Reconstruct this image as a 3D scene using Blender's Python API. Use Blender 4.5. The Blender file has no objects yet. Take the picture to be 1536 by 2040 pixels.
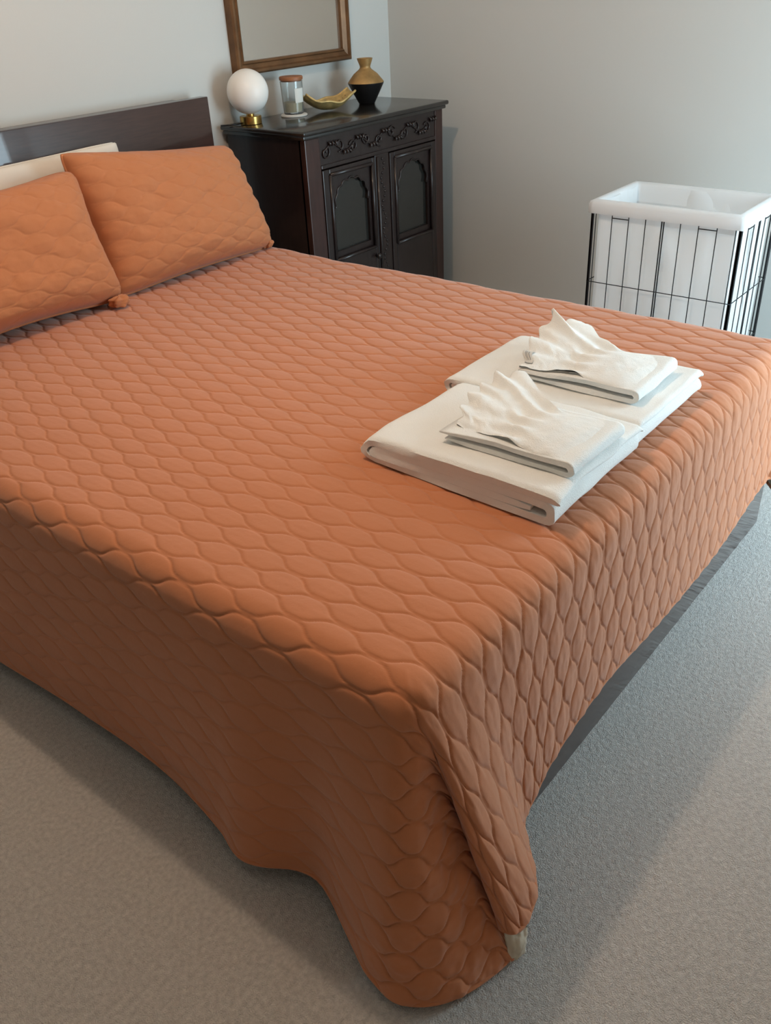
import bpy, bmesh, math, random
import numpy as np
from mathutils import Vector, Matrix
random.seed(4); RNG = np.random.default_rng(7)
sc = bpy.context.scene
COL = sc.collection

# ------------------------------------------------------------------ camera
CAM = (-1.4240, -2.6360, 1.3407); YAW, PITCH, ROLL, FPX = 0.86821, 0.55194, -0.05357, 1750.04
def cam_axes():
    cy, sy, cp, sp = math.cos(YAW), math.sin(YAW), math.cos(PITCH), math.sin(PITCH)
    f = Vector((sy*cp, cy*cp, -sp)); r = Vector((cy, -sy, 0)); u = r.cross(f)
    cr, sr = math.cos(ROLL), math.sin(ROLL)
    return cr*r + sr*u, -sr*r + cr*u, f
_r, _u, _f = cam_axes()
cd = bpy.data.cameras.new('camera'); cam = bpy.data.objects.new('camera', cd); COL.objects.link(cam)
cam.matrix_world = Matrix(((_r.x, _u.x, -_f.x, CAM[0]), (_r.y, _u.y, -_f.y, CAM[1]), (_r.z, _u.z, -_f.z, CAM[2]), (0, 0, 0, 1)))
cd.sensor_fit = 'HORIZONTAL'; cd.sensor_width = 36; cd.lens = FPX/1536*36; cd.clip_start = 0.05
sc.camera = cam

# ------------------------------------------------------------------ light and exposure
vs = sc.view_settings
vs.view_transform = 'Standard'; vs.look = 'None'; vs.gamma = 1; vs.use_curve_mapping = False
vs.exposure = 0.0
sc.cycles.use_denoising = True
sc.cycles.max_bounces = 8; sc.cycles.diffuse_bounces = 5; sc.cycles.glossy_bounces = 4
w = bpy.data.worlds.new('sky'); sc.world = w; w.use_nodes = True
w.node_tree.nodes['Background'].inputs[0].default_value = (.55, .75, 1, 1)
w.node_tree.nodes['Background'].inputs[1].default_value = 1.0
def lamp(name, kind, loc, energy, color, rot=(0, 0, 0), **kw):
    d = bpy.data.lights.new(name, kind); d.energy = energy; d.color = color
    for k, v in kw.items(): setattr(d, k, v)
    o = bpy.data.objects.new(name, d); COL.objects.link(o); o.location = loc; o.rotation_euler = rot
    return o
# the ceiling lamp over the bed, then daylight through the window behind the camera's right
lamp('ceiling_lamp_light', 'POINT', (-.31, -1.29, 2.38), 39, (1.0, .73, .52), shadow_soft_size=.034)
lamp('window_daylight', 'AREA', (1.18, -3.07, .92), 51, (.67, .89, 1.0), (math.radians(90), 0, 0), shape='RECTANGLE', size=.98, size_y=1.6)

# ------------------------------------------------------------------ materials
def srgb(r, g, b):
    f = lambda c: ((c/255+.055)/1.055)**2.4 if c/255 > .04045 else c/255/12.92
    return (f(r), f(g), f(b), 1)
def mat(name, rgb, rough=.6, metal=0, bump=0, bscale=100, bdist=.002, vary=0, vscale=8, stretch=None, spec=.5, sheen=0, trans=0, ior=1.45, coat=0, bscale2=0):
    m = bpy.data.materials.new(name); m.use_nodes = True
    nt = m.node_tree; N = nt.nodes; Lk = nt.links; p = N['Principled BSDF']
    p.inputs['Base Color'].default_value = srgb(*rgb); p.inputs['Roughness'].default_value = rough; p.inputs['Metallic'].default_value = metal
    p.inputs['Specular IOR Level'].default_value = spec; p.inputs['Transmission Weight'].default_value = trans; p.inputs['IOR'].default_value = ior
    p.inputs['Sheen Weight'].default_value = sheen; p.inputs['Coat Weight'].default_value = coat
    tc = N.new('ShaderNodeTexCoord'); mp = N.new('ShaderNodeMapping'); Lk.new(tc.outputs['Object'], mp.inputs[0])
    if stretch: mp.inputs['Scale'].default_value = stretch
    if vary:
        n = N.new('ShaderNodeTexNoise'); n.inputs['Scale'].default_value = vscale; n.inputs['Detail'].default_value = 6; Lk.new(mp.outputs[0], n.inputs['Vector'])
        mr = N.new('ShaderNodeMapRange'); mr.inputs[1].default_value = .3; mr.inputs[2].default_value = .7; mr.inputs[3].default_value = 1-vary; mr.inputs[4].default_value = 1+vary
        Lk.new(n.outputs['Fac'], mr.inputs[0])
        mx = N.new('ShaderNodeMix'); mx.data_type = 'RGBA'; mx.blend_type = 'MULTIPLY'; mx.inputs['Factor'].default_value = 1
        mx.inputs['A'].default_value = srgb(*rgb); Lk.new(mr.outputs[0], mx.inputs['B']); Lk.new(mx.outputs['Result'], p.inputs['Base Color'])
    if bump:
        n = N.new('ShaderNodeTexNoise'); n.inputs['Scale'].default_value = bscale; n.inputs['Detail'].default_value = 4; Lk.new(mp.outputs[0], n.inputs['Vector'])
        h = n.outputs['Fac']
        if bscale2:
            n2 = N.new('ShaderNodeTexNoise'); n2.inputs['Scale'].default_value = bscale2; n2.inputs['Detail'].default_value = 3; Lk.new(mp.outputs[0], n2.inputs['Vector'])
            ad = N.new('ShaderNodeMath'); ad.operation = 'ADD'; Lk.new(h, ad.inputs[0]); Lk.new(n2.outputs['Fac'], ad.inputs[1]); h = ad.outputs[0]
        b = N.new('ShaderNodeBump'); b.inputs['Strength'].default_value = bump; b.inputs['Distance'].default_value = bdist
        Lk.new(h, b.inputs['Height']); Lk.new(b.outputs[0], p.inputs['Normal'])
    return m
M = dict(
    wall=mat('warm_white_wall_paint', (197, 197, 193), .85, bump=.15, bscale=260, bdist=.001),
    ceiling=mat('white_ceiling_paint', (215, 213, 208), .9),
    trim=mat('white_trim_paint', (225, 225, 222), .5),
    carpet=mat('grey_carpet_pile', (214, 211, 206), .95, bump=.9, bscale=95, bdist=.009, vary=.15, vscale=110, spec=.1, sheen=.25, bscale2=420),
    wood=mat('dark_brown_veneer', (58, 39, 34), .34, vary=.18, vscale=14, stretch=(1, 12, 12), coat=.6),
    quilt=mat('rust_orange_quilted_cotton', (189, 121, 82), .85, bump=.25, bscale=90, bdist=.002, spec=.25, sheen=.35),
    lining=mat('pale_cream_lining', (205, 196, 178), .9, bump=.2, bscale=120),
    sham=mat('rust_orange_sham_cotton', (182, 117, 78), .85, bump=.25, bscale=90, bdist=.002, spec=.2, sheen=.15),
    linen=mat('white_pillow_cotton', (222, 216, 206), .85, bump=.2, bscale=60, bdist=.002),
    sheet=mat('white_mattress_cover', (220, 216, 210), .9),
    terry=mat('white_terry_cotton', (238, 240, 238), .95, bump=.6, bscale=420, bdist=.002, spec=.1, sheen=.3),
    tag=mat('grey_printed_tag', (205, 203, 198), .8),
    tagink=mat('grey_tag_print', (150, 150, 148), .8),
    blackwood=mat('black_brown_stained_wood', (34, 25, 24), .32, vary=.25, vscale=10, stretch=(8, 8, 1), coat=.15),
    redwood=mat('red_brown_stained_wood', (50, 30, 26), .34, vary=.25, vscale=10, stretch=(8, 8, 1), coat=.15),
    blacktop=mat('polished_black_wood', (34, 31, 29), .22, vary=.2, vscale=12, stretch=(1, 10, 1), coat=.3),
    darkglass=mat('dark_cabinet_glass', (38, 38, 36), .08, spec=.8),
    wire=mat('black_powder_coated_wire', (26, 27, 30), .4, metal=.3),
    liner=mat('white_canvas_liner', (249, 249, 249), .9, bump=.25, bscale=14, bdist=.01),
    brass=mat('polished_brass', (196, 160, 92), .25, metal=1),
    opal=mat('white_opal_glass', (236, 232, 226), .35, spec=.4),
    bronze=mat('antique_bronze_frame', (112, 80, 52), .42, metal=.4, vary=.25, vscale=20),
    mirror=mat('mirror_glass', (235, 235, 230), .01, metal=1),
    gold=mat('brushed_gold_glaze', (160, 126, 78), .45, metal=.4, vary=.25, vscale=30),
    golddish=mat('pale_gold_dish', (200, 170, 112), .45, metal=.35, vary=.3, vscale=45),
    dishpattern=mat('brown_dish_markings', (110, 82, 46), .5, metal=.3),
    black=mat('black_matt_glaze', (22, 21, 21), .35),
    coaster=mat('white_ceramic_coaster', (214, 212, 206), .6),
    jar=mat('clear_jar_glass', (236, 240, 240), .05, trans=.92),
    wax=mat('cream_candle_wax', (214, 200, 160), .6),
    label=mat('white_paper_label', (214, 214, 208), .8),
    lid=mat('brown_wood_lid', (150, 96, 62), .5, vary=.2, vscale=20),
    glass=mat('window_glass', (255, 255, 255), .0, trans=1.0),
)

def translucent(m, f):
    nt = m.node_tree; N = nt.nodes; p = N['Principled BSDF']; t = N.new('ShaderNodeBsdfTranslucent'); t.inputs[0].default_value = p.inputs['Base Color'].default_value
    mx = N.new('ShaderNodeMixShader'); mx.inputs[0].default_value = f
    nt.links.new(p.outputs[0], mx.inputs[1]); nt.links.new(t.outputs[0], mx.inputs[2]); nt.links.new(mx.outputs[0], N['Material Output'].inputs[0])
translucent(M['liner'], .5)

# ------------------------------------------------------------------ helpers
def link(name, me, m, parent=None, smooth=None):
    o = bpy.data.objects.new(name, me); COL.objects.link(o)
    if m: me.materials.append(M[m] if isinstance(m, str) else m)
    if parent: o.parent = parent
    if smooth is not None:
        me.polygons.foreach_set('use_smooth', [True]*len(me.polygons))
        if smooth < 180:
            me.set_sharp_from_angle(angle=math.radians(smooth))
    return o
def obj(name, bm, m, parent=None, smooth=None):
    bmesh.ops.recalc_face_normals(bm, faces=bm.faces)
    me = bpy.data.meshes.new(name); bm.to_mesh(me); bm.free(); return link(name, me, m, parent, smooth)
def grid_mesh(name, P, m, parent=None, uv=None, closed=False):
    """P: (nu, nv, 3) array of points -> quad mesh, smooth"""
    nu, nv = P.shape[:2]
    idx = np.arange(nu*nv).reshape(nu, nv)
    if closed: idx = np.concatenate([idx, idx[:1]], 0)
    q = np.stack([idx[:-1, :-1], idx[1:, :-1], idx[1:, 1:], idx[:-1, 1:]], -1).reshape(-1, 4)
    me = bpy.data.meshes.new(name)
    me.vertices.add(nu*nv); me.vertices.foreach_set('co', P.reshape(-1).astype(np.float32))
    n = len(q); me.loops.add(n*4); me.loops.foreach_set('vertex_index', q.reshape(-1).astype(np.int32))
    me.polygons.add(n); me.polygons.foreach_set('loop_start', np.arange(0, n*4, 4, dtype=np.int32))
    me.update(calc_edges=True); me.validate()
    return link(name, me, m, parent, 180)
def box(bm, x0, x1, y0, y1, z0, z1, bev=0, seg=2):
    r = bmesh.ops.create_cube(bm, size=1); vs_ = r['verts']
    for v in vs_: v.co = Vector(((x0+x1)/2+v.co.x*(x1-x0), (y0+y1)/2+v.co.y*(y1-y0), (z0+z1)/2+v.co.z*(z1-z0)))
    if bev: bmesh.ops.bevel(bm, geom=list({e for v in vs_ for e in v.link_edges}), offset=bev, segments=seg, affect='EDGES', profile=.5)
    return bm
def bx(*a, bev=0, seg=2): return box(bmesh.new(), *a, bev=bev, seg=seg)
def tube(bm, pts, r, n=8, cap=True):
    pts = [Vector(p) for p in pts]; rings = []; up = None
    for i, p in enumerate(pts):
        t = (pts[min(i+1, len(pts)-1)] - pts[max(i-1, 0)]).normalized()
        if up is None: up = t.orthogonal().normalized()
        up = (up - t*up.dot(t)).normalized(); b = t.cross(up)
        rr = r[i] if isinstance(r, (list, tuple)) else r
        rings.append([bm.verts.new(p + (up*math.cos(2*math.pi*k/n) + b*math.sin(2*math.pi*k/n))*rr) for k in range(n)])
    for A, B in zip(rings, rings[1:]):
        for k in range(n): bm.faces.new((A[k], A[(k+1) % n], B[(k+1) % n], B[k]))
    if cap:
        bm.faces.new(rings[0][::-1]); bm.faces.new(rings[-1])
    return bm
def lathe(prof, n=48, loc=(0, 0, 0)):
    bm = bmesh.new(); rings = []
    for r, z in prof:
        if r < 1e-6: rings.append([bm.verts.new((loc[0], loc[1], loc[2]+z))])
        else: rings.append([bm.verts.new((loc[0]+r*math.cos(2*math.pi*k/n), loc[1]+r*math.sin(2*math.pi*k/n), loc[2]+z)) for k in range(n)])
    for A, B in zip(rings, rings[1:]):
        for k in range(n):
            a, b = A[k % len(A)], A[(k+1) % len(A)]; c, d = B[(k+1) % len(B)], B[k % len(B)]
            vs_ = []
            for v in (a, b, c, d):
                if v not in vs_: vs_.append(v)
            if len(vs_) > 2: bm.faces.new(vs_)
    return bm
def prism(bm, poly, axis, a, b):
    """extrude a 2-D polygon between a and b along axis (0: yz polygon, 1: xz polygon, 2: xy polygon)"""
    def P(u, v, w): return {0: (w, u, v), 1: (u, w, v), 2: (u, v, w)}[axis]
    A = [bm.verts.new(P(u, v, a)) for u, v in poly]; B = [bm.verts.new(P(u, v, b)) for u, v in poly]
    n = len(poly)
    for k in range(n): bm.faces.new((A[k], A[(k+1) % n], B[(k+1) % n], B[k]))
    bm.faces.new(A[::-1]); bm.faces.new(B)
    return bm
def tag(o, label, cat, group=None, kind=None):
    o['label'] = label; o['category'] = cat
    if group: o['group'] = group
    if kind: o['kind'] = kind
    return o
def thing(name, loc, label, cat, group=None):
    o = bpy.data.objects.new(name, None); COL.objects.link(o); o.location = loc; o.empty_display_size = .1
    return tag(o, label, cat, group)
def struct(name, bm, m, label, cat, parent=None):
    o = obj(name, bm, m, parent); o['kind'] = 'structure'
    if not parent: o['label'] = label; o['category'] = cat
    return o
def adopt(root):
    """children were built in world coordinates: make them local to their thing"""
    off = Vector(root.location)
    for ch in root.children: ch.location = Vector(ch.location) - off

# ------------------------------------------------------------------ the setting
YA, XB, XL, YF, ZC = 0.015, 1.897, -3.6, -3.0, 2.45
struct('floor', bx(XL-.1, XB+.1, YF-.1, YA+.1, -.1, 0), 'carpet', 'grey cut pile carpet covering the bedroom floor', 'floor')
struct('ceiling', bx(XL-.1, XB+.1, YF-.1, YA+.1, ZC, ZC+.1), 'ceiling', 'white ceiling above the bed', 'ceiling')
struct('wall_back', bx(XL-.1, XB+.1, YA, YA+.1, 0, ZC), 'wall', 'warm white wall behind the headboard and mirror', 'wall')
struct('wall_right', bx(XB, XB+.1, YF, YA, 0, ZC), 'wall', 'plain warm white wall behind the laundry hamper', 'wall')
struct('wall_left', bx(XL-.1, XL, YF, YA, 0, ZC), 'wall', 'warm white wall left of the bed', 'wall')
WX0, WX1, WZ0, WZ1 = .66, 1.70, .10, 1.74
bm = bmesh.new()
box(bm, XL, WX0, YF-.1, YF, 0, ZC); box(bm, WX1, XB, YF-.1, YF, 0, ZC); box(bm, WX0, WX1, YF-.1, YF, 0, WZ0); box(bm, WX0, WX1, YF-.1, YF, WZ1, ZC)
struct('wall_front', bm, 'wall', 'warm white wall with the window behind the viewer', 'wall')
bm = bmesh.new()
for a in ((WX0, WX0+.05, WZ0, WZ1), (WX1-.05, WX1, WZ0, WZ1), (WX0, WX1, WZ0, WZ0+.05), (WX0, WX1, WZ1-.05, WZ1)):
    box(bm, a[0], a[1], YF-.08, YF-.02, a[2], a[3])
struct('window_1', bm, 'trim', 'white framed tall window letting in daylight', 'window')
struct('baseboard_back', bx(XL, XB-.014, YA-.014, YA, 0, .09, bev=.003), 'trim', 'white baseboard along the headboard wall', 'baseboard')
struct('baseboard_right', bx(XB-.014, XB, YF, YA, 0, .09, bev=.003), 'trim', 'white baseboard along the wall behind the hamper', 'baseboard')

# ------------------------------------------------------------------ bed
HW = .777
bed = thing('bed', (0, -1.09, 0), 'dark brown wooden bed with a tall slab headboard and low foot panel', 'bed')
bm = bx(-HW, HW, -.073, -.035, .06, 1.0, bev=.003); obj('headboard', bm, 'wood', bed, 30)
bm = bx(-.69, .69, -.035, .012, .06, .997, bev=.003); obj('headboard_back_box', bm, 'wood', bed, 30)
bm = bx(-HW, HW, -2.11, -2.07, 0, .38, bev=.003); obj('foot_panel', bm, 'wood', bed, 30)
for s in (-1, 1):
    obj('side_rail', bx(min(s*HW, s*(HW-.03)), max(s*HW, s*(HW-.03)), -2.07, -.073, .08, .38, bev=.003), 'wood', bed, 30)
adopt(bed)
mt = obj('mattress', bx(-.70, .70, -2.03, -.085, .25, .522, bev=.04, seg=4), 'sheet', None, 40)
tag(mt, 'white mattress lying in the bed frame under the quilt', 'mattress')

# ------------------------------------------------------------------ quilting pattern
S_, L_ = .0272, .151
def quilt_relief(s, t, s0=-.762, t0=-1.335, H=.0045, amp=.425, puff=.9):
    """height of the wavy ogee quilting: s across the seams, t along them"""
    ph = 2*np.pi*(t-t0)/L_
    wv = np.tanh(1.35*np.cos(ph))/np.tanh(1.35)
    k0 = np.floor((s-s0)/S_ + .5)
    d = np.full(np.broadcast(s, t).shape, 1.0)
    for dk in (-1, 0, 1):
        k = k0+dk
        xk = s0 + S_*(k+.5) + np.where(np.mod(k, 2) == 0, -1, 1)*amp*S_*wv
        d = np.minimum(d, np.abs(s-xk))
    d = d*.93
    return H*(puff*np.clip(d/.027, 0, 1)**.6 + (1-puff)*.8*(1-np.exp(-(d/.0022))) - .25*np.exp(-(d/.0016)**2))
def smooth2(P, r, it=2):
    for _ in range(it):
        for ax in (0, 1):
            pad = [(0, 0)]*3; pad[ax] = (r, r)
            Q = np.pad(P, pad, mode='reflect', reflect_type='odd'); c = np.cumsum(Q, ax)
            z = np.zeros_like(np.take(c, [0], ax)); c = np.concatenate([z, c], ax)
            n = P.shape[ax]; k = 2*r+1
            P = (np.take(c, range(k, k+n), ax) - np.take(c, range(0, n), ax))/k
    return P
def normals(P):
    a = np.gradient(P, axis=0); b = np.gradient(P, axis=1); n = np.cross(a, b)
    return n/np.maximum(np.linalg.norm(n, axis=2, keepdims=True), 1e-9)
def vnoise(a, b, seed, octs=3):
    """smooth value noise for arrays"""
    out = 0; amp = 1
    for o in range(octs):
        rg = np.random.default_rng(seed+o); T = rg.uniform(-1, 1, (64, 64))
        x, y = a*2**o, b*2**o; xi, yi = np.floor(x).astype(int), np.floor(y).astype(int); fx, fy = x-xi, y-yi
        fx, fy = fx*fx*(3-2*fx), fy*fy*(3-2*fy); g = lambda i, j: T[np.mod(i, 64), np.mod(j, 64)]
        out = out + amp*((g(xi, yi)*(1-fx)+g(xi+1, yi)*fx)*(1-fy)+(g(xi, yi+1)*(1-fx)+g(xi+1, yi+1)*fx)*fy); amp *= .5
    return out
def spline(x, xs, ys):
    """monotone-ish cubic through (xs, ys); ys (n, d)"""
    xs = np.array(xs, float); ys = np.array(ys, float); o = np.argsort(xs); xs, ys = xs[o], ys[o]
    m = np.gradient(ys, xs, axis=0); x = np.clip(x, xs[0], xs[-1])
    i = np.clip(np.searchsorted(xs, x, 'right')-1, 0, len(xs)-2); h = (xs[i+1]-xs[i])[..., None]; u = ((x-xs[i])/(xs[i+1]-xs[i]))[..., None]
    return (2*u**3-3*u**2+1)*ys[i] + (u**3-2*u**2+u)*h*m[i] + (-2*u**3+3*u**2)*ys[i+1] + (u**3-u**2)*h*m[i+1]

# ------------------------------------------------------------------ quilt
XE, YE, RHO, ZT = .728, 2.068, .052, .533
DA, DB = .53, .46
st = .0025
ss = np.concatenate([np.arange(-XE-DA, XE, st), np.arange(XE, XE+.36, .006)])
tt = np.concatenate([np.arange(-.10, -.36, -.006), np.arange(-.36, -YE-DB-1e-6, -st)])
S2, T2 = np.meshgrid(ss, tt, indexing='ij')
side_hem = ([-.10, -.6, -.936, -1.227, -1.60, -1.69, -1.765, -1.83, -1.885, -1.94, -2.0, -2.068],
            [(-.815, -.10, .05), (-.813, -.6, .045), (-.811, -.936, .04), (-.808, -1.227, .04), (-.805, -1.60, .04), (-.826, -1.70, .04), (-.846, -1.768, .03),
             (-.833, -1.822, .036), (-.807, -1.87, .04), (-.801, -1.925, .04), (-.835, -2.005, .03), (-.868, -2.075, .022)])
foot_hem = ([-.728, -.66, -.60, -.52, -.45, -.336, -.22, -.016, .193, .398, .585, .728],
            [(-.631, -2.237, .085), (-.572, -2.190, .078), (-.529, -2.150, .082), (-.478, -2.142, .10), (-.438, -2.138, .12), (-.336, -2.135, .145), (-.22, -2.135, .162), (-.016, -2.135, .15),
             (.193, -2.135, .143), (.398, -2.135, .151), (.585, -2.135, .184), (.70, -2.135, .19)])
corner_hem = ([0, 10, 20, 31, 41, 52, 62, 70, 80, 90],
              [(-.868, -2.075, .022), (-.873, -2.135, .016), (-.843, -2.183, .014), (-.786, -2.217, .012), (-.721, -2.236, .012),
               (-.678, -2.236, .012), (-.672, -2.185, .05), (-.715, -2.225, .082), (-.690, -2.247, .076), (-.631, -2.237, .085)])
a = np.maximum(-XE - S2, 0); a_r = np.maximum(S2 - XE, 0); b = np.maximum(-YE - T2, 0)
P = np.stack([np.clip(S2, -XE, XE), np.maximum(T2, -YE), np.full_like(S2, ZT)], -1)
# gentle crown of the mattress
P[..., 2] += .004*vnoise(S2*3+9, T2*3+20, 11, 2)
arcL = RHO*np.pi/2
def drop(P0, out, r, R, hem):
    """bend over a rounded edge, then run straight down to the hem"""
    ph = np.minimum(r/RHO, np.pi/2)
    Q = P0 + out*(RHO*np.sin(ph))[..., None]; Q[..., 2] -= RHO*(1-np.cos(ph))
    u = np.clip((r-arcL)/np.maximum(R-arcL, 1e-6), 0, 1.0)[..., None]
    return Q + u*(hem-Q)*(r > arcL)[..., None], u[..., 0]
one = np.ones_like(S2)
mk = (a > 0) & (b <= 0)
out = np.zeros(P.shape); out[..., 0] = -1
D1, u1 = drop(P, out, a, DA*one, spline(T2, *side_hem))
# a shallow hanging ripple on the near side
D1[..., 0] += u1*.006*np.sin(T2*9.0)*(np.abs(T2) < 1.7)
P1 = np.where(mk[..., None], D1, P)
mk = (b > 0) & (a <= 0)
out = np.zeros(P.shape); out[..., 1] = -1
D2, u2 = drop(P, out, b, DB*one, spline(np.clip(S2, -XE, XE), *foot_hem))
P1 = np.where(mk[..., None], D2, P1)
mk = (b > 0) & (a > 0)
th = np.arctan2(b, np.maximum(a, 1e-9)); r = np.hypot(a, b)
R = np.minimum(DA/np.maximum(np.cos(th), 1e-6), DB/np.maximum(np.sin(th), 1e-6))
out = np.stack([-np.cos(th), -np.sin(th), 0*th], -1)
D3, u3 = drop(P, out, r, R, spline(np.degrees(th), *corner_hem))
push = .042*np.sin(np.pi*np.clip(u3, 0, 1)**1.0)**1.5*np.exp(-((np.degrees(th)-47)/15)**2)
D3[..., 0] += push*.75; D3[..., 1] += push*.75
P1 = np.where(mk[..., None], D3, P1)
mk = (a_r > 0)
out = np.zeros(P.shape); out[..., 0] = 1
hem = np.stack([.80*one, np.maximum(T2, -YE)-.2*b, .20*one], -1)
D4, _ = drop(P1, out, a_r, .36*one, hem)
P1 = np.where((mk & (b <= 0))[..., None], D4, P1)
# far corner: a plain quarter cone
mk = (a_r > 0) & (b > 0)
th = np.arctan2(b, np.maximum(a_r, 1e-9)); r = np.hypot(a_r, b); R = np.minimum(.36/np.maximum(np.cos(th), 1e-6), DB/np.maximum(np.sin(th), 1e-6))
out = np.stack([np.cos(th), -np.sin(th), 0*th], -1)
hemc = np.stack([np.where(th < np.pi/4, .80, .80-.1*(th-np.pi/4)/(np.pi/4)), -YE-.09*np.sin(th)-.0*th, .19-.10*np.sin(2*th)], -1)
D5, _ = drop(P, out, r, R, hemc)
P1 = np.where(mk[..., None], D5, P1)
P1 = smooth2(P1, 5, 2)
Nq = normals(P1)                      # points outward? check sign on the flat top
if Nq[len(ss)//2, len(tt)//2, 2] < 0: Nq = -Nq
fy = np.clip((b+.06)/.12, 0, 1); fy = fy*fy*(3-2*fy)
fa = np.clip((a-.07)/.06, 0, 1)*np.clip(1-b/.05, 0, 1)
amp = (.0027-.0013*fa) + .0028*fy + .0012*np.clip((S2-.0)/.5, 0, 1)*(1-fy)
rel = quilt_relief(S2 + .0025*vnoise(S2*6, T2*6, 3, 2), T2 + .004*vnoise(S2*6+40, T2*6, 5, 2), H=1.0, puff=.25+.45*fy)
wr = vnoise(S2*70, T2*28, 21, 2)*.0009*np.clip(b/.05, .25, 1)
pc = mk = (b > 0) & (a > 0)
wr = wr + np.where(pc, vnoise(S2*22, T2*22, 31, 2)*.004*np.exp(-((np.degrees(np.arctan2(b, np.maximum(a, 1e-9)))-38)/16)**2), 0)
PQ = P1 + Nq*(rel*amp + wr)[..., None]
quilt = thing('quilt', (0, -1.1, .53), 'rust orange quilted bedspread with wavy stitching draped over the bed', 'bedspread')
grid_mesh('cover', PQ, 'quilt', quilt)
grid_mesh('lining', (P1 - Nq*.006)[::4, ::4], 'lining', quilt)
# the underside showing where the corner fold turns over on the carpet
cq = [np.array(c) for c in ((-.716, -2.242, .010), (-.684, -2.250, .008), (-.676, -2.248, .060), (-.710, -2.228, .066))]; uu, vv = np.meshgrid(np.linspace(0, 1, 24), np.linspace(0, 1, 24), indexing='ij')
pf = cq[0]*((1-uu)*(1-vv))[..., None] + cq[1]*(uu*(1-vv))[..., None] + cq[2]*(uu*vv)[..., None] + cq[3]*((1-uu)*vv)[..., None]
pf = pf + np.array([-.3, -.8, .2])*(.010*np.sin(np.pi*uu)*np.sin(np.pi*vv) + .0025*vnoise(uu*5, vv*5, 77, 2))[..., None]
grid_mesh('turned_lining', np.concatenate([pf, (pf+np.array([.002, .004, .001]))[::-1]], 0), 'lining', quilt)
bm = bmesh.new()
edge = np.concatenate([P1[0, ::6], P1[::6, -1]]) - np.concatenate([Nq[0, ::6], Nq[::6, -1]])*.002
tube(bm, [tuple(p) for p in edge[1:]], .0052, 8)
o = obj('hem_binding', bm, 'quilt', quilt, 180)
adopt(quilt)

# ------------------------------------------------------------------ pillows
def pillow(name, TL, TR, BL, BR, thick, m, label, cat, group, quilted=True, seed=0, pull=.05, lean=None, nu=240, nv=180, rnd=3.0, cor=.07):
    TL, TR, BL, BR = [np.array(p, float) for p in (TL, TR, BL, BR)]
    u = np.linspace(-1, 1, nu); v = np.linspace(-1, 1, nv); U, V = np.meshgrid(u, v, indexing='ij')
    u_ = U*(1-pull*(1-V**2)*np.abs(U)**3); v_ = V*(1-pull*1.2*(1-U**2)*np.abs(V)**3)
    cc = cor*np.clip(U*U*V*V, 0, 1)**3; u_, v_ = u_*(1-cc), v_*(1-cc)
    a_, b_ = (u_+1)/2, (v_+1)/2
    base = (BL*((1-a_)*(1-b_))[..., None] + BR*(a_*(1-b_))[..., None] + TL*((1-a_)*b_)[..., None] + TR*(a_*b_)[..., None])
    n = np.cross(TR-TL+BR-BL, TL-BL+TR-BR); n /= np.linalg.norm(n)
    if n[1] > 0: n = -n
    prof = np.clip((1-np.abs(U)**rnd)*(1-np.abs(V)**rnd), 0, 1)**.45
    prof = prof*(1+.10*vnoise(U*1.6+5, V*1.6+3, seed, 2))
    w_, h_ = np.linalg.norm(BR-BL)/2, np.linalg.norm(TL-BL)/2
    rel = 0
    if quilted:
        rel = quilt_relief(V*h_ + .004*vnoise(U*4, V*4, seed+3, 2), U*w_+.006*vnoise(U*4, V*4, seed+4, 2), 0, 0, H=.0042)*np.clip(prof*3, 0, 1)
    rel = rel + .004*vnoise(U*5, V*5, seed+9, 3)*prof
    edge_w = np.clip((np.abs(U)-.75)*4, 0, 1)
    rel = rel + .004*edge_w*np.sin(V*24+seed)*prof**.3*np.clip(1-np.abs(V), 0, .3)*3
    F = base + n*(thick*.58*prof+rel)[..., None]; B = base - n*(thick*.42*prof)[..., None]
    root = thing(name, tuple((TL+TR+BL+BR)/4), label, cat, group)
    # front and back share the seam: one closed body
    G = np.concatenate([F, B[:, ::-1][:, 1:]], 1)
    body = grid_mesh('pillow_body' if not quilted else 'sham_body', G, m, root)
    e = np.concatenate([base[:, 0], base[-1, 1:], base[::-1, -1][1:], base[0, ::-1][1:]])[::3]
    bm = bmesh.new(); tube(bm, [tuple(p) for p in e], .0045 if quilted else .002, 6, cap=False); obj('piping', bm, m, root, 180)
    adopt(root); return root
pillow('pillow', (-.40, -.105, .91), (.345, -.118, .925), (-.42, -.155, .56), (.33, -.16, .56), .075, 'linen',
       'plain white pillow propped flat against the dark headboard behind the orange ones', 'pillow', None, quilted=False, seed=2, pull=.015, cor=.02, nu=100, nv=80)
ps1 = pillow('pillow', (.052, -.235, .945), (.695, -.235, .868), (.060, -.368, .536), (.742, -.353, .534), .19, 'sham',
       'rust orange quilted pillow tilted beside the dark cabinet, fully in view', 'pillow', 'quilted orange pillows', seed=12, pull=.055, cor=.045)
ps2 = pillow('pillow', (-.56, -.235, .895), (.105, -.235, .905), (-.60, -.398, .534), (.085, -.403, .534), .20, 'sham',
       'rust orange quilted pillow cut off by the left edge, before the white pillow', 'pillow', 'quilted orange pillows', seed=33, pull=.13, cor=.11)
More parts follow.
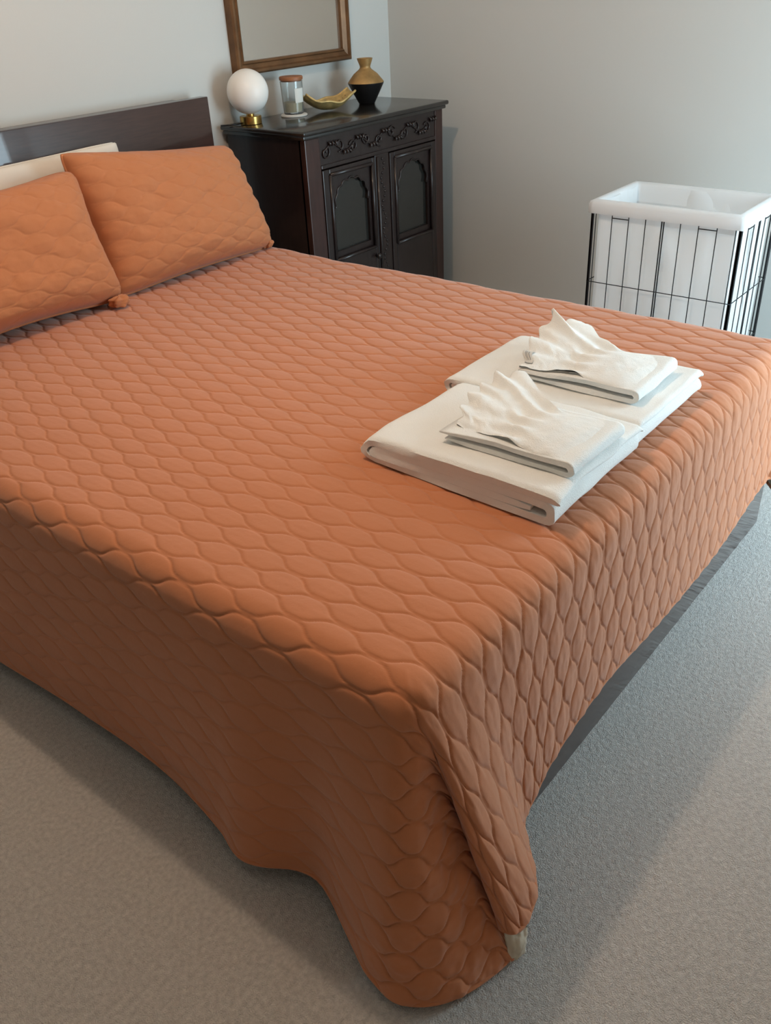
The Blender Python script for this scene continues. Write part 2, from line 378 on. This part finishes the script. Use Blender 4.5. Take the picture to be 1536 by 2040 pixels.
# crumpled flange corners at the lower ends of the shams
def crumple(root, c, d, r, seed):
    a_ = np.linspace(0, 2*np.pi, 40, endpoint=False); b_ = np.linspace(0, np.pi, 24); A, B = np.meshgrid(a_, b_, indexing='ij')
    rr = r*(1 + .22*np.sin(A*5+B*2+seed)*np.sin(B) + .18*vnoise(A*1.2, B*2, seed, 2))
    P_ = np.stack([rr*np.sin(B)*np.cos(A)*d[0], rr*np.sin(B)*np.sin(A)*d[1], rr*np.cos(B)*d[2]], -1) + np.array(c) - np.array(root.location)
    grid_mesh('gathered_corner', P_, 'sham', root, closed=True)
crumple(ps1, (.700, -.365, .556), (1.1, 1.2, 1.0), .017, 1)
crumple(ps2, (.022, -.440, .556), (1.7, 1.2, .9), .018, 4)
# ------------------------------------------------------------------ towels
def ribbon_profile(path, th):
    p = np.array(path, float); t = np.gradient(p, axis=0); t /= np.linalg.norm(t, axis=1)[:, None]; n = np.stack([-t[:, 1], t[:, 0]], 1)
    k = len(p); tw = np.full(k, th/2)
    for i in range(3): tw[i] *= (.45, .8, .95)[i]; tw[-1-i] *= (.45, .8, .95)[i]
    return np.concatenate([p+n*tw[:, None], (p-n*tw[:, None])[::-1]])
def arc(cy, cz, r, a0, a1, n=9):
    return [(cy+r*math.cos(math.radians(a)), cz+r*math.sin(math.radians(a))) for a in np.linspace(a0, a1, n)]
def seg(y0, y1, z, n=14): return [(y, z) for y in np.linspace(y0, y1, n)]
def folded_cloth(name, x0, x1, yl, yr, z0, th, m, parent, seed, tap=.75, wob=.004, nx=60, skew=0, skew2=0):
    """a towel folded in layers; the layer ends show on both x faces, the folds on both y faces. yl > yr"""
    g = th*1.03; z = [th*.5+g*i for i in range(4)]
    path = (seg(yr+.05, yl-.03, z[1]) + arc(yl-.03, (z[1]+z[2])/2, g/2, -90, 90)[1:-1] + seg(yl-.03, yr+.026, z[2])
            + arc(yr+.026, (z[2]+z[0])/2, g, 90, 270)[1:-1] + seg(yr+.026, yl-.024, z[0]) + arc(yl-.024, (z[0]+z[3])/2, g*1.5, -90, 90)[1:-1]
            + seg(yl-.024, yr+.012, z[3]) + arc(yr+.012, z[3]-th*.62, th*.62, 90, 160)[1:])
    prof = ribbon_profile(path, th)
    xs_ = np.linspace(x0, x1, nx)
    G = np.zeros((len(prof), nx, 3)); X = np.broadcast_to(xs_, (len(prof), nx)); Y = np.broadcast_to(prof[:, 0:1], X.shape); Z = np.broadcast_to(prof[:, 1:2], X.shape)
    f = (Y-yr)/(yl-yr)
    k = 1 - (1-tap)*np.clip(f, 0, 1)**1.5
    edge = np.minimum(X-x0, x1-X); rnd = np.clip(1-edge/.012, 0, 1)**2
    G[..., 0] = X + wob*vnoise(Y*9+seed, Z*50, seed, 2) + skew*(f)
    G[..., 1] = Y + wob*vnoise(X*9, Z*40+7, seed+1, 2)*1.2 + skew2*(X-x0)/(x1-x0)
    zz = Z*k*(1-.10*rnd)
    G[..., 2] = z0 + zz + (zz/(th*4))*wob*1.1*vnoise(X*7+3, Y*7, seed+2, 3)
    o = grid_mesh(name, G, m, parent, closed=True)
    # close the two cut ends
    me = o.data; bm = bmesh.new(); bm.from_mesh(me); bm.verts.ensure_lookup_table()
    n = len(prof); h = n//2
    for col in (0, nx-1):
        for i in range(h-1):
            q = [bm.verts[i*nx+col], bm.verts[(i+1)*nx+col], bm.verts[(n-2-i)*nx+col], bm.verts[(n-1-i)*nx+col]]
            try: bm.faces.new(q)
            except ValueError: pass
    bmesh.ops.recalc_face_normals(bm, faces=bm.faces)
    for f_ in bm.faces: f_.smooth = True
    bm.to_mesh(me); bm.free(); me.set_sharp_from_angle(angle=math.radians(50))
    return o
ZQ = .5395
t1 = folded_cloth('bath_towel', -.312, .012, -1.637, -2.062, ZQ, .0155, 'terry', None, 3, tap=.72, skew=.012)
tag(t1, 'folded white bath towel nearest the bed corner, a bow-folded cloth on top', 'towel', 'folded bath towels')
t2 = folded_cloth('bath_towel', .018, .326, -1.592, -2.055, ZQ+.001, .0136, 'terry', None, 23, tap=.74, skew=.018)
tag(t2, 'folded white bath towel further from the viewer, under the peaked cloth', 'towel', 'folded bath towels')

def fan_cloth(x0, x1, yr, yneck, yfan, z0, lift, peak, seed, xneck0, xneck1, xf0, xf1):
    """top layer: flat at the fold, gathered at a neck, flared into a pleated fan"""
    n1, n2 = 150, 110
    p = np.linspace(0, 1, n1); q = np.linspace(0, 1, n2); Pp, Q = np.meshgrid(p, q, indexing='ij')
    pn = .55
    xa = spline(p, [0, .2, pn, .8, 1], [[x0], [x0], [xneck0], [(xneck0+xf0)/2-.005], [xf0]])[:, 0][:, None]
    xb = spline(p, [0, .2, pn, .8, 1], [[x1], [x1-.004], [xneck1], [(xneck1+xf1)/2+.01], [xf1]])[:, 0][:, None]
    X = xa+(xb-xa)*Q
    yy = np.interp(p, [0, pn, 1], [yr, yneck, yfan])[:, None]
    fan = np.clip((Pp-pn)/(1-pn), 0, 1); flat = np.clip(1-Pp/pn, 0, 1); gat = np.exp(-((Pp-pn)/.12)**2)
    rip = np.sin(Q*2*np.pi*5.2+seed+.5*np.sin(Q*9))
    Y = yy + fan*(.022*np.sin(Q*np.pi) + .006*rip*fan - .035*(1-Q)**2 - .020*np.clip((Q-.8)/.2, 0, 1)**2) - .012*gat*np.cos(Q*np.pi*2)
    Z = z0 + .003 + lift*.55*np.sin(np.pi*np.clip(Pp/pn, 0, 1))**.8*np.clip(np.sin(Q*np.pi), 0, 1)**.5*(Pp < pn)
    Z = Z + gat*.005*(1+np.sin(Q*2*np.pi*4+seed)) + fan*(.0055*rip*fan**.5 + .005)*np.clip(.25+2.5*Q, 0, 1) + .008*np.sin(fan*np.pi)**.8*Q
    Z = Z - .006*np.exp(-(Q/.06)**2)*fan
    for (qc, wd, hh, bk) in peak:
        g = np.exp(-np.abs((Q-qc)/wd)**1.3)*fan**1.5
        Z = Z + hh*g; Y = Y - bk*g*.5
    Z = Z + (.0007+.0018*fan)*vnoise(Pp*12+seed, Q*9, seed, 3) + flat*.0016*np.sin(Pp*38+Q*5+seed)*np.sin(np.pi*Q)
    X = X + .004*vnoise(Pp*6, Q*5+seed, seed+5, 2)
    top = np.stack([X, Y, Z], -1); top = smooth2(top, 1, 1)
    n = normals(top)
    if n[n1//4, n2//2, 2] < 0: n = -n
    bot = top-n*.0045
    # right end folds round and under
    return np.concatenate([top, bot[::-1]], 0)
def washcloth(label, x0, x1, yr, yl, z0, seed, peak, neck, fanx, yneck, yfan, lift=.03, slab_skew=0):
    root = thing('washcloth', ((x0+x1)/2, (yr+yl)/2, z0), label, 'towel', 'fan folded washcloths')
    # lower folded layers
    bm = bmesh.new(); th = .0105
    path = (seg(yr+.012, yl-.012, th/2) + arc(yl-.012, th, th*.5, -90, 90, 7)[1:-1] + seg(yl-.012, yr+.012, th*1.5))
    path = [(yl-.02, th*.5)] + seg(yl-.03, yr+.014, th*.5) + arc(yr+.014, th*1.45, th*.95, 270, 90, 11)[1:-1] + seg(yr+.014, yl-.01, th*2.4)
    prof = ribbon_profile(path, th); nx = 40; xs_ = np.linspace(x0, x1, nx)
    G = np.zeros((len(prof), nx, 3)); X = np.broadcast_to(xs_, (len(prof), nx)); Y = np.broadcast_to(prof[:, :1], X.shape); Z = np.broadcast_to(prof[:, 1:], X.shape)
    f = np.clip((Y-yr)/(yl-yr), 0, 1)
    G[..., 0] = X + .003*vnoise(Y*10, Z*60+seed, seed, 2) + slab_skew*f; G[..., 1] = Y + .003*vnoise(X*12, Z*50, seed+1, 2)
    G[..., 2] = z0 + Z*(1-.45*f) + .002*vnoise(X*10, Y*10, seed+2, 2)*(Z/.02)
    o = grid_mesh('folded_base', G, 'terry', root, closed=True)
    bm = bmesh.new(); bm.from_mesh(o.data); bm.verts.ensure_lookup_table(); n = len(prof); h = n//2
    for col in (0, nx-1):
        for i in range(h-1):
            try: bm.faces.new([bm.verts[i*nx+col], bm.verts[(i+1)*nx+col], bm.verts[(n-2-i)*nx+col], bm.verts[(n-1-i)*nx+col]])
            except ValueError: pass
    bmesh.ops.recalc_face_normals(bm, faces=bm.faces); bm.to_mesh(o.data); bm.free()
    grid_mesh('fan_fold', fan_cloth(x0+.002, x1-.002, yr+.012, yneck, yfan, z0+.0215, lift, peak, seed, *neck, *fanx), 'terry', root)
    return root
ZT1 = ZQ+.0655
w1 = washcloth('white washcloth folded like a bow on the towel nearest the bed corner', -.252, -.068, -2.058, -1.775, ZT1-.002, 1,
               [(.50, .13, .008, .01), (.78, .10, .013, .01)], (-.236, -.075), (-.222, .035), -1.905, -1.770, lift=.026)
adopt(w1)
w2 = washcloth('white washcloth folded like a bow with one tall pointed peak, further from the viewer', .085, .275, -2.015, -1.735, ZQ+.0575, 8,
               [(.72, .085, .052, .02), (.42, .10, .008, .01)], (.100, .275), (.090, .375), -1.85, -1.715, lift=.032)
ff = [c for c in w2.children if c.name.startswith('fan_fold')][0]
co = np.empty(300*110*3, np.float32); ff.data.vertices.foreach_get('co', co); co = co.reshape(300, 110, 3).astype(float)[:150]
tp = co[136:149, 6:26]; tn = normals(tp); tn = tn if tn[5, 5, 2] > 0 else -tn
tg = grid_mesh('care_tag', np.concatenate([tp+tn*.0025, (tp+tn*.001)[::-1]], 0), 'tag', w2)
pt = tp[3:10, 4:16]
for r_ in (0, 3, 5):
    grid_mesh('tag_print', pt[r_:r_+2]+tn[3:10, 4:16][r_:r_+2]*.0030, 'tagink', tg)
tg['label'] = 'small grey printed care tag'
adopt(w2)

# ------------------------------------------------------------------ laundry hamper
HX0, HX1, HY0, HY1, HZ = 1.343, 1.672, -1.763, -1.262, .632
hp = thing('laundry_hamper', ((HX0+HX1)/2, (HY0+HY1)/2, 0), 'black wire laundry hamper with a white cloth liner by the wall', 'hamper')
fr = bmesh.new()
for x in (HX0, HX1):
    for y in (HY0, HY1):
        sx = 1 if x == HX0 else -1; sy = 1 if y == HY0 else -1
        bmp = bmesh.new(); box(bmp, min(x, x+sx*.006), max(x, x+sx*.006), min(y, y+sy*.009), max(y, y+sy*.009), 0, HZ+.01, bev=.001)
        box(bmp, min(x, x+sx*.010), max(x, x+sx*.010), min(y, y+sy*.006), max(y, y+sy*.006), 0, HZ+.01, bev=.001)
        obj('corner_post', bmp, 'wire', hp)
def wire_panel(pts0, pts1, n, name, brace):
    p0, p1 = Vector(pts0), Vector(pts1); d = p1-p0
    b_ = bmesh.new()
    for z in (.05, .20, .392, HZ-.004): tube(b_, [p0+Vector((0, 0, z)), p1+Vector((0, 0, z))], .0016, 6)
    for i in range(n+1):
        f = i/n; q = p0+d*(.035+.93*f)
        rr = .0016
        if i == n//2: 
            for e in (-.0035, .0035): tube(b_, [q+d.normalized()*e+Vector((0, 0, .03)), q+d.normalized()*e+Vector((0, 0, HZ-.004))], .0022, 6)
            continue
        tube(b_, [q+Vector((0, 0, .03)), q+Vector((0, 0, HZ-.004))], rr, 6)
    for i in brace:
        q0 = p0+d*(.035+.93*i/n); q1 = p0+d*(.035+.93*(i+1)/n); tube(b_, [q0+Vector((0, 0, .612)), q1+Vector((0, 0, .612))], .0018, 6)
    return obj(name, b_, 'wire', hp, 180)
wire_panel((HX0+.001, HY1, 0), (HX0+.001, HY0, 0), 8, 'wire_panel', (1, 6))
wire_panel((HX1-.001, HY1, 0), (HX1-.001, HY0, 0), 8, 'wire_panel', (1, 6))
wire_panel((HX0, HY0+.001, 0), (HX1, HY0+.001, 0), 6, 'wire_panel', (1, 4))
wire_panel((HX0, HY1-.001, 0), (HX1, HY1-.001, 0), 6, 'wire_panel', (1, 4))
# cloth liner: outside wall, folded rim, inside wall, bottom
def rect_loop(ins, n=40):
    x0, x1, y0, y1 = HX0+ins, HX1-ins, HY0+ins, HY1-ins
    pts = []
    for A, B in (((x0, y0), (x1, y0)), ((x1, y0), (x1, y1)), ((x1, y1), (x0, y1)), ((x0, y1), (x0, y0))):
        for k in range(n): pts.append((A[0]+(B[0]-A[0])*k/n, A[1]+(B[1]-A[1])*k/n))
    return np.array(pts)
def loft(rows, m, name, wob=0, seed=0):
    G = []
    for ins, z in rows:
        q = rect_loop(ins); n = len(q); s_ = np.linspace(0, 12, n, endpoint=False)
        wv = wob*vnoise(s_*2.2, np.full(n, z*9.), seed, 3)
        c = np.array([(HX0+HX1)/2, (HY0+HY1)/2]); d = (c-q); d /= np.linalg.norm(d, axis=1)[:, None]
        edge = np.abs(((np.arange(n) % 40)/40-.5)*2)
        q = q + d*(wv*(1-edge**4)+ (.004*wob/.006 if wob else 0))[:, None]
        G.append(np.concatenate([q, np.full((n, 1), z)], 1))
    return grid_mesh(name, np.stack(G, 1), m, hp, closed=True)
rows = [(.013, z) for z in np.linspace(.07, .655, 18)]
loft(rows, 'liner', 'liner', wob=.012, seed=4)
loft([(.012, .07), (.06, .072), (.16, .07)], 'liner', 'liner_bottom')
rim = [(-.006, .622), (-.0075, .63), (-.0075, .652), (-.004, .661), (.002, .664), (.012, .665), (.018, .664), (.020, .655), (.020, .60)]
loft(rim, 'liner', 'folded_rim')
adopt(hp)

# ------------------------------------------------------------------ cabinet
CX0, CX1, CYF, CYB, CZ = .898, 1.706, -.395, -.01, .89
cab = thing('cabinet', ((CX0+CX1)/2, (CYF+CYB)/2, 0), 'black brown carved wooden cabinet with arched doors beside the bed', 'cabinet')
# top with a moulded edge
bm = bx(.874, 1.724, -.418, -.002, CZ-.016, CZ, bev=.006, seg=3); box(bm, .884, 1.716, -.408, -.004, CZ-.030, CZ-.016, bev=.004); obj('top', bm, 'blacktop', cab, 40)
bm = bx(CX0, CX0+.02, CYF+.02, CYB, .04, CZ-.03); box(bm, CX1-.02, CX1, CYF+.02, CYB, .04, CZ-.03); box(bm, CX0+.02, CX1-.02, CYB-.012, CYB, .04, CZ-.03); box(bm, CX0+.02, CX1-.02, CYF+.02, CYB-.012, .08, .10); box(bm, CX0+.02, CX1-.02, CYF+.03, CYB-.012, .42, .435)
obj('carcass', bm, 'blackwood', cab)
for a0, a1 in ((CX0, .972), (1.655, CX1)):
    obj('corner_stile', bx(a0, a1, CYF-.002, CYF+.03, 0, CZ-.03, bev=.003), 'redwood', cab)
for y0, y1 in ((CYB-.05, CYB),):
    for x0, x1 in ((CX0, CX0+.05), (CX1-.05, CX1)): obj('foot', bx(x0, x1, y0, y1, 0, .05), 'blackwood', cab)
# frieze with a carved scroll
bm = bx(.972, 1.655, CYF+.002, CYF+.022, .765, CZ-.03); fz = obj('frieze', bm, 'blackwood', cab)
bm = bmesh.new()
xs_ = np.linspace(1.0, 1.60, 90); pts = [(x, CYF+.001, .812+.016*math.sin((x-1.0)*2*math.pi/.15)) for x in xs_]
tube(bm, pts, .004, 6)
for k in range(9):
    cx = 1.0+.075*k; up = 1 if k % 2 == 0 else -1; cz = .812
    sp = [(cx+(.004+.003*a)*math.cos(a*1.1+k)*1.0, CYF-.001, cz-up*.008+(.004+.003*a)*math.sin(a*1.1+k)*up) for a in np.linspace(0, 6.5, 22)]
    tube(bm, sp, [.0045-.0001*i for i in range(22)], 6)
    for j in (-1, 0, 1):
        a0 = (cx+.037+.012*j, CYF, cz+up*.010); a1 = (cx+.037+.020*j, CYF-.003, cz+up*.028)
        tube(bm, [a0, ((a0[0]+a1[0])/2+.002, CYF-.006, (a0[2]+a1[2])/2), a1], [.002, .0065, .001], 6)
obj('carved_scroll', bm, 'blackwood', fz, 180)
obj('frieze_rail', bx(.972, 1.655, CYF-.004, CYF+.022, .752, .766, bev=.003), 'blackwood', cab)
# centre stile with carved beads
cs = obj('centre_stile', bx(1.268, 1.352, CYF-.002, CYF+.022, .10, .753, bev=.003), 'blackwood', cab)
bm = bmesh.new()
for k in range(34):
    z = .735-.017*k
    bmesh.ops.create_icosphere(bm, subdivisions=1, radius=.0055, matrix=Matrix.Translation((1.31+.010*math.sin(k*1.1), CYF-.003, z)) @ Matrix.Diagonal((1, .6, 1.1, 1)))
obj('carved_beads', bm, 'blackwood', cs, 180)
tube(bm := bmesh.new(), [(1.281, CYF-.004, .11), (1.281, CYF-.004, .745)], .007, 8); obj('stile_moulding', bm, 'blackwood', cs, 180)
obj('bottom_rail', bx(.972, 1.655, CYF, CYF+.022, .05, .10), 'blackwood', cab)
def arch_outline(x0, x1, z0, zs, ztop, lobes=7, d=.018):
    """cusped arch: straight jambs to zs, scalloped to a point at ztop"""
    cx = (x0+x1)/2; w_ = (x1-x0)/2; pts = [(x0, z0), (x0, zs)]
    base = []
    for i in range(lobes+1):
        a = math.pi*(1-i/lobes); base.append((cx+w_*.92*math.cos(a), zs+(ztop-zs)*math.sin(a)**.8))
    for (xa, za), (xb, zb) in zip(base, base[1:]):
        mx_, mz = (xa+xb)/2, (za+zb)/2; nx_, nz = (mx_-cx), (mz-zs+.01); l = math.hypot(nx_, nz); nx_, nz = nx_/l, nz/l
        for t in np.linspace(0, 1, 7)[:-1]:
            bulge = math.sin(math.pi*t)*d*.55
            pts.append((xa+(xb-xa)*t+nx_*bulge, za+(zb-za)*t+nz*bulge))
    pts.append(base[-1]); pts += [(x1, zs), (x1, z0)]
    return pts
def door(x0, x1, z0, z1, ox0, ox1, oz0, ozs, ozt, yf, name_label=None):
    d = bpy.data.objects.new('door', None); COL.objects.link(d); d.parent = cab
    bm = bmesh.new()
    # outer frame
    box(bm, x0, ox0-.022, yf, yf+.02, z0, z1, bev=.003); box(bm, ox1+.022, x1, yf, yf+.02, z0, z1, bev=.003)
    box(bm, ox0-.022, ox1+.022, yf, yf+.02, ozt+.035, z1, bev=.003); box(bm, ox0-.022, ox1+.022, yf, yf+.02, z0, oz0-.03, bev=.003)
    obj('door_frame', bm, 'blackwood', d)
    # inner moulding
    bm = bmesh.new()
    a0, a1, c0, c1 = ox0-.020, ox1+.020, oz0-.028, ozt+.033
    for A, B in (((a0, c0), (a0, c1)), ((a1, c0), (a1, c1)), ((a0, c0), (a1, c0)), ((a0, c1), (a1, c1))):
        tube(bm, [(A[0], yf-.001, A[1]), (B[0], yf-.001, B[1])], .007, 8)
    obj('door_moulding', bm, 'blackwood', d, 180)
    # fretwork panel with the arch cut out of it
    outl = arch_outline(ox0, ox1, oz0, ozs, ozt); bm = bmesh.new(); A = []; n = len(outl)
    X0, X1, Z0, Z1 = a0, a1, c0, c1
    def outer(p):
        x, z = p; cx, cz = (ox0+ox1)/2, ozs
        if z <= ozs: return (X0 if x < cx else X1, Z0 if z <= oz0+1e-6 else z)
        dx, dz = x-cx, z-cz; k = min((X1-cx)/abs(dx) if abs(dx) > 1e-6 else 1e9, (Z1-cz)/dz if dz > 1e-6 else 1e9)
        return (cx+dx*k, cz+dz*k)
    for ya, yb in ((yf+.006, yf+.016),):
        fi = [bm.verts.new((x, ya, z)) for x, z in outl]; bi = [bm.verts.new((x, yb, z)) for x, z in outl]
        fo = [bm.verts.new((outer(p)[0], ya, outer(p)[1])) for p in outl]
        for k in range(n-1):
            bm.faces.new((fi[k], fi[k+1], fo[k+1], fo[k])); bm.faces.new((fi[k], bi[k], bi[k+1], fi[k+1]))
        bm.faces.new((fi[0], fi[-1], bi[-1], bi[0]))
        bm.faces.new((fi[0], fo[0], fo[-1], fi[-1]))
    bmesh.ops.remove_doubles(bm, verts=bm.verts, dist=1e-5)
    obj('arched_panel', bm, 'blackwood', d)
    bm = bmesh.new(); tube(bm, [(x, yf+.005, z) for x, z in outl[1:-1]], .0035, 6); obj('arch_edging', bm, 'blackwood', d, 180)
    obj('glass_pane', bx(a0, a1, yf+.017, yf+.0195, c0, c1), 'darkglass', d)
    return d
door(.975, 1.266, .105, .748, 1.032, 1.226, .45, .61, .695, CYF-.004)
door(1.356, 1.652, .105, .748, 1.405, 1.600, .43, .60, .695, CYF-.004)
for x in (1.248,):
    obj('door_knob', lathe([(0, 0), (.006, 0), (.006, .008), (.011, .013), (.010, .020), (0, .023)], 16), 'blackwood', cab, 180).matrix_world = Matrix.Translation((x, CYF-.004, .385)) @ Matrix.Rotation(math.pi/2, 4, 'X')
adopt(cab)
for ch in cab.children:
    pass

# ------------------------------------------------------------------ things on the cabinet
lp = thing('table_lamp', (.951, -.088, CZ), 'small lamp with a white glass globe on a brass base on the cabinet', 'lamp')
obj('base', lathe([(0, 0), (.037, 0), (.039, .002), (.039, .026), (.037, .028), (.014, .029), (.014, .036), (0, .036)], 48), 'brass', lp, 35)
obj('globe_shade', lathe([(0, .0335)] + [(.0735*math.sin(a), .106-.0735*math.cos(a)) for a in np.linspace(.16, math.pi-.001, 40)] + [(0, .1795)], 64), 'opal', lp, 180)
bm = bmesh.new(); tube(bm, [(-.038, .012, .006), (-.075, .03, .004), (-.093, .06, .003)], .003, 8); obj('power_cord', bm, 'black', lp, 180)

cs_ = obj('coaster', lathe([(0, 0), (.048, 0), (.05, .002), (.05, .006), (.047, .008), (0, .008)], 40), 'coaster', None, 35); cs_.location = (1.158, -.105, CZ)
tag(cs_, 'round white coaster under the candle jar on the cabinet', 'coaster')
cn = thing('candle_jar', (1.160, -.103, CZ+.008), 'glass candle jar with a brown wooden lid standing on a white coaster', 'candle')
obj('jar_glass', lathe([(0, 0), (.034, 0), (.037, .003), (.0395, .05), (.0425, .112), (.0395, .112), (.0365, .05), (.034, .008), (0, .007)], 48), 'jar', cn, 40)
obj('wax', lathe([(0, .0085), (.0325, .0085), (.0355, .040), (.003, .039), (0, .039)], 40), 'wax', cn, 40)
obj('lid', lathe([(0, .110), (.038, .110), (.0385, .115), (.0435, .1155), (.044, .124), (.042, .127), (0, .127)], 48), 'lid', cn, 35)
bm = bmesh.new(); prev = None
for a in np.linspace(math.radians(-122), math.radians(-66), 10):
    r0, r1 = .0405, .0420
    A = bm.verts.new((r0*math.cos(a), r0*math.sin(a), .040)); B = bm.verts.new((r1*math.cos(a), r1*math.sin(a), .088))
    if prev: bm.faces.new((prev[0], A, B, prev[1]))
    prev = (A, B)
obj('paper_label', bm, 'label', cn)

# gold curled dish
ds = thing('decorative_dish', (1.318, -.135, CZ), 'small gold dish with curled up ends between candle and vase', 'dish')
u = np.linspace(-1, 1, 60); v = np.linspace(-1, 1, 30); U, V = np.meshgrid(u, v, indexing='ij')
wd = .058*(1-np.abs(U)**3*.45)
X = U*.108; Y = V*wd; Z = .006 + .050*np.abs(U)**2.2 + .028*V**2*(1-.6*U**2) + .004*np.sin(U*7)*V
top = np.stack([X, Y, Z], -1); n = normals(top); n = n if n[30, 15, 2] > 0 else -n
rot = np.array([[math.cos(-.35), -math.sin(-.35), 0], [math.sin(-.35), math.cos(-.35), 0], [0, 0, 1]])
G = np.concatenate([top+n*.003, (top-n*.003)[::-1]], 0) @ rot.T
grid_mesh('dish_body', np.concatenate([G, G[:1]], 0), 'golddish', ds)
bm = bmesh.new()
for sgn in (-1, 1):
    tube(bm, [tuple((top[i, -1 if sgn > 0 else 0]) @ rot.T) for i in range(0, 60, 2)], .0042, 8)
obj('rolled_rim', bm, 'golddish', ds, 180)
bm = bmesh.new()
for i in range(16):
    uu = -.85+1.7*i/15
    for vv in (-.55, 0, .5):
        ii, jj = int((uu+1)/2*59), int((vv+1)/2*29); p_ = (top[ii, jj]+n[ii, jj]*.0031) @ rot.T
        bmesh.ops.create_icosphere(bm, subdivisions=1, radius=.0032, matrix=Matrix.Translation(tuple(p_)) @ Matrix.Diagonal((1.3, .8, .3, 1)))
obj('dark_markings', bm, 'dishpattern', ds, 180)

vz = thing('vase', (1.533, -.150, CZ), 'bicone vase, gold above and black below, on the cabinet', 'vase')
obj('lower_body', lathe([(0, 0), (.031, 0), (.033, .003), (.050, .034), (.0705, .072), (.0715, .0765)], 56), 'black', vz, 60)
obj('upper_body', lathe([(.0715, .0765), (.070, .080), (.047, .107), (.024, .124), (.0205, .130), (.0215, .136), (.030, .158), (.031, .162), (.0285, .162), (.018, .136), (.016, .130), (0, .128)], 56), 'gold', vz, 60)

# ------------------------------------------------------------------ mirror
mr_ = thing('wall_mirror', (1.296, YA, 1.40), 'rectangular mirror in a bronze gold frame on the wall above the cabinet', 'mirror')
MX0, MX1, MZ0, MZ1, MY = .982, 1.610, 1.040, 1.86, YA-.001
prof = [(0, 0), (0, .030), (.006, .036), (.014, .036), (.019, .028), (.032, .022), (.036, .027), (.042, .024), (.044, .010), (.044, 0)]   # (inwards, out of wall)
bm = bmesh.new(); loops = []
for ins, d in prof:
    loops.append([bm.verts.new(p) for p in ((MX0+ins, MY-d, MZ0+ins), (MX1-ins, MY-d, MZ0+ins), (MX1-ins, MY-d, MZ1-ins), (MX0+ins, MY-d, MZ1-ins))])
for A, B in zip(loops, loops[1:]+loops[:1]):
    for k in range(4): bm.faces.new((A[k], A[(k+1) % 4], B[(k+1) % 4], B[k]))
obj('frame', bm, 'bronze', mr_)
obj('mirror_glass', bx(MX0+.042, MX1-.042, MY-.012, MY-.002, MZ0+.042, MZ1-.042), 'mirror', mr_)
adopt(mr_)
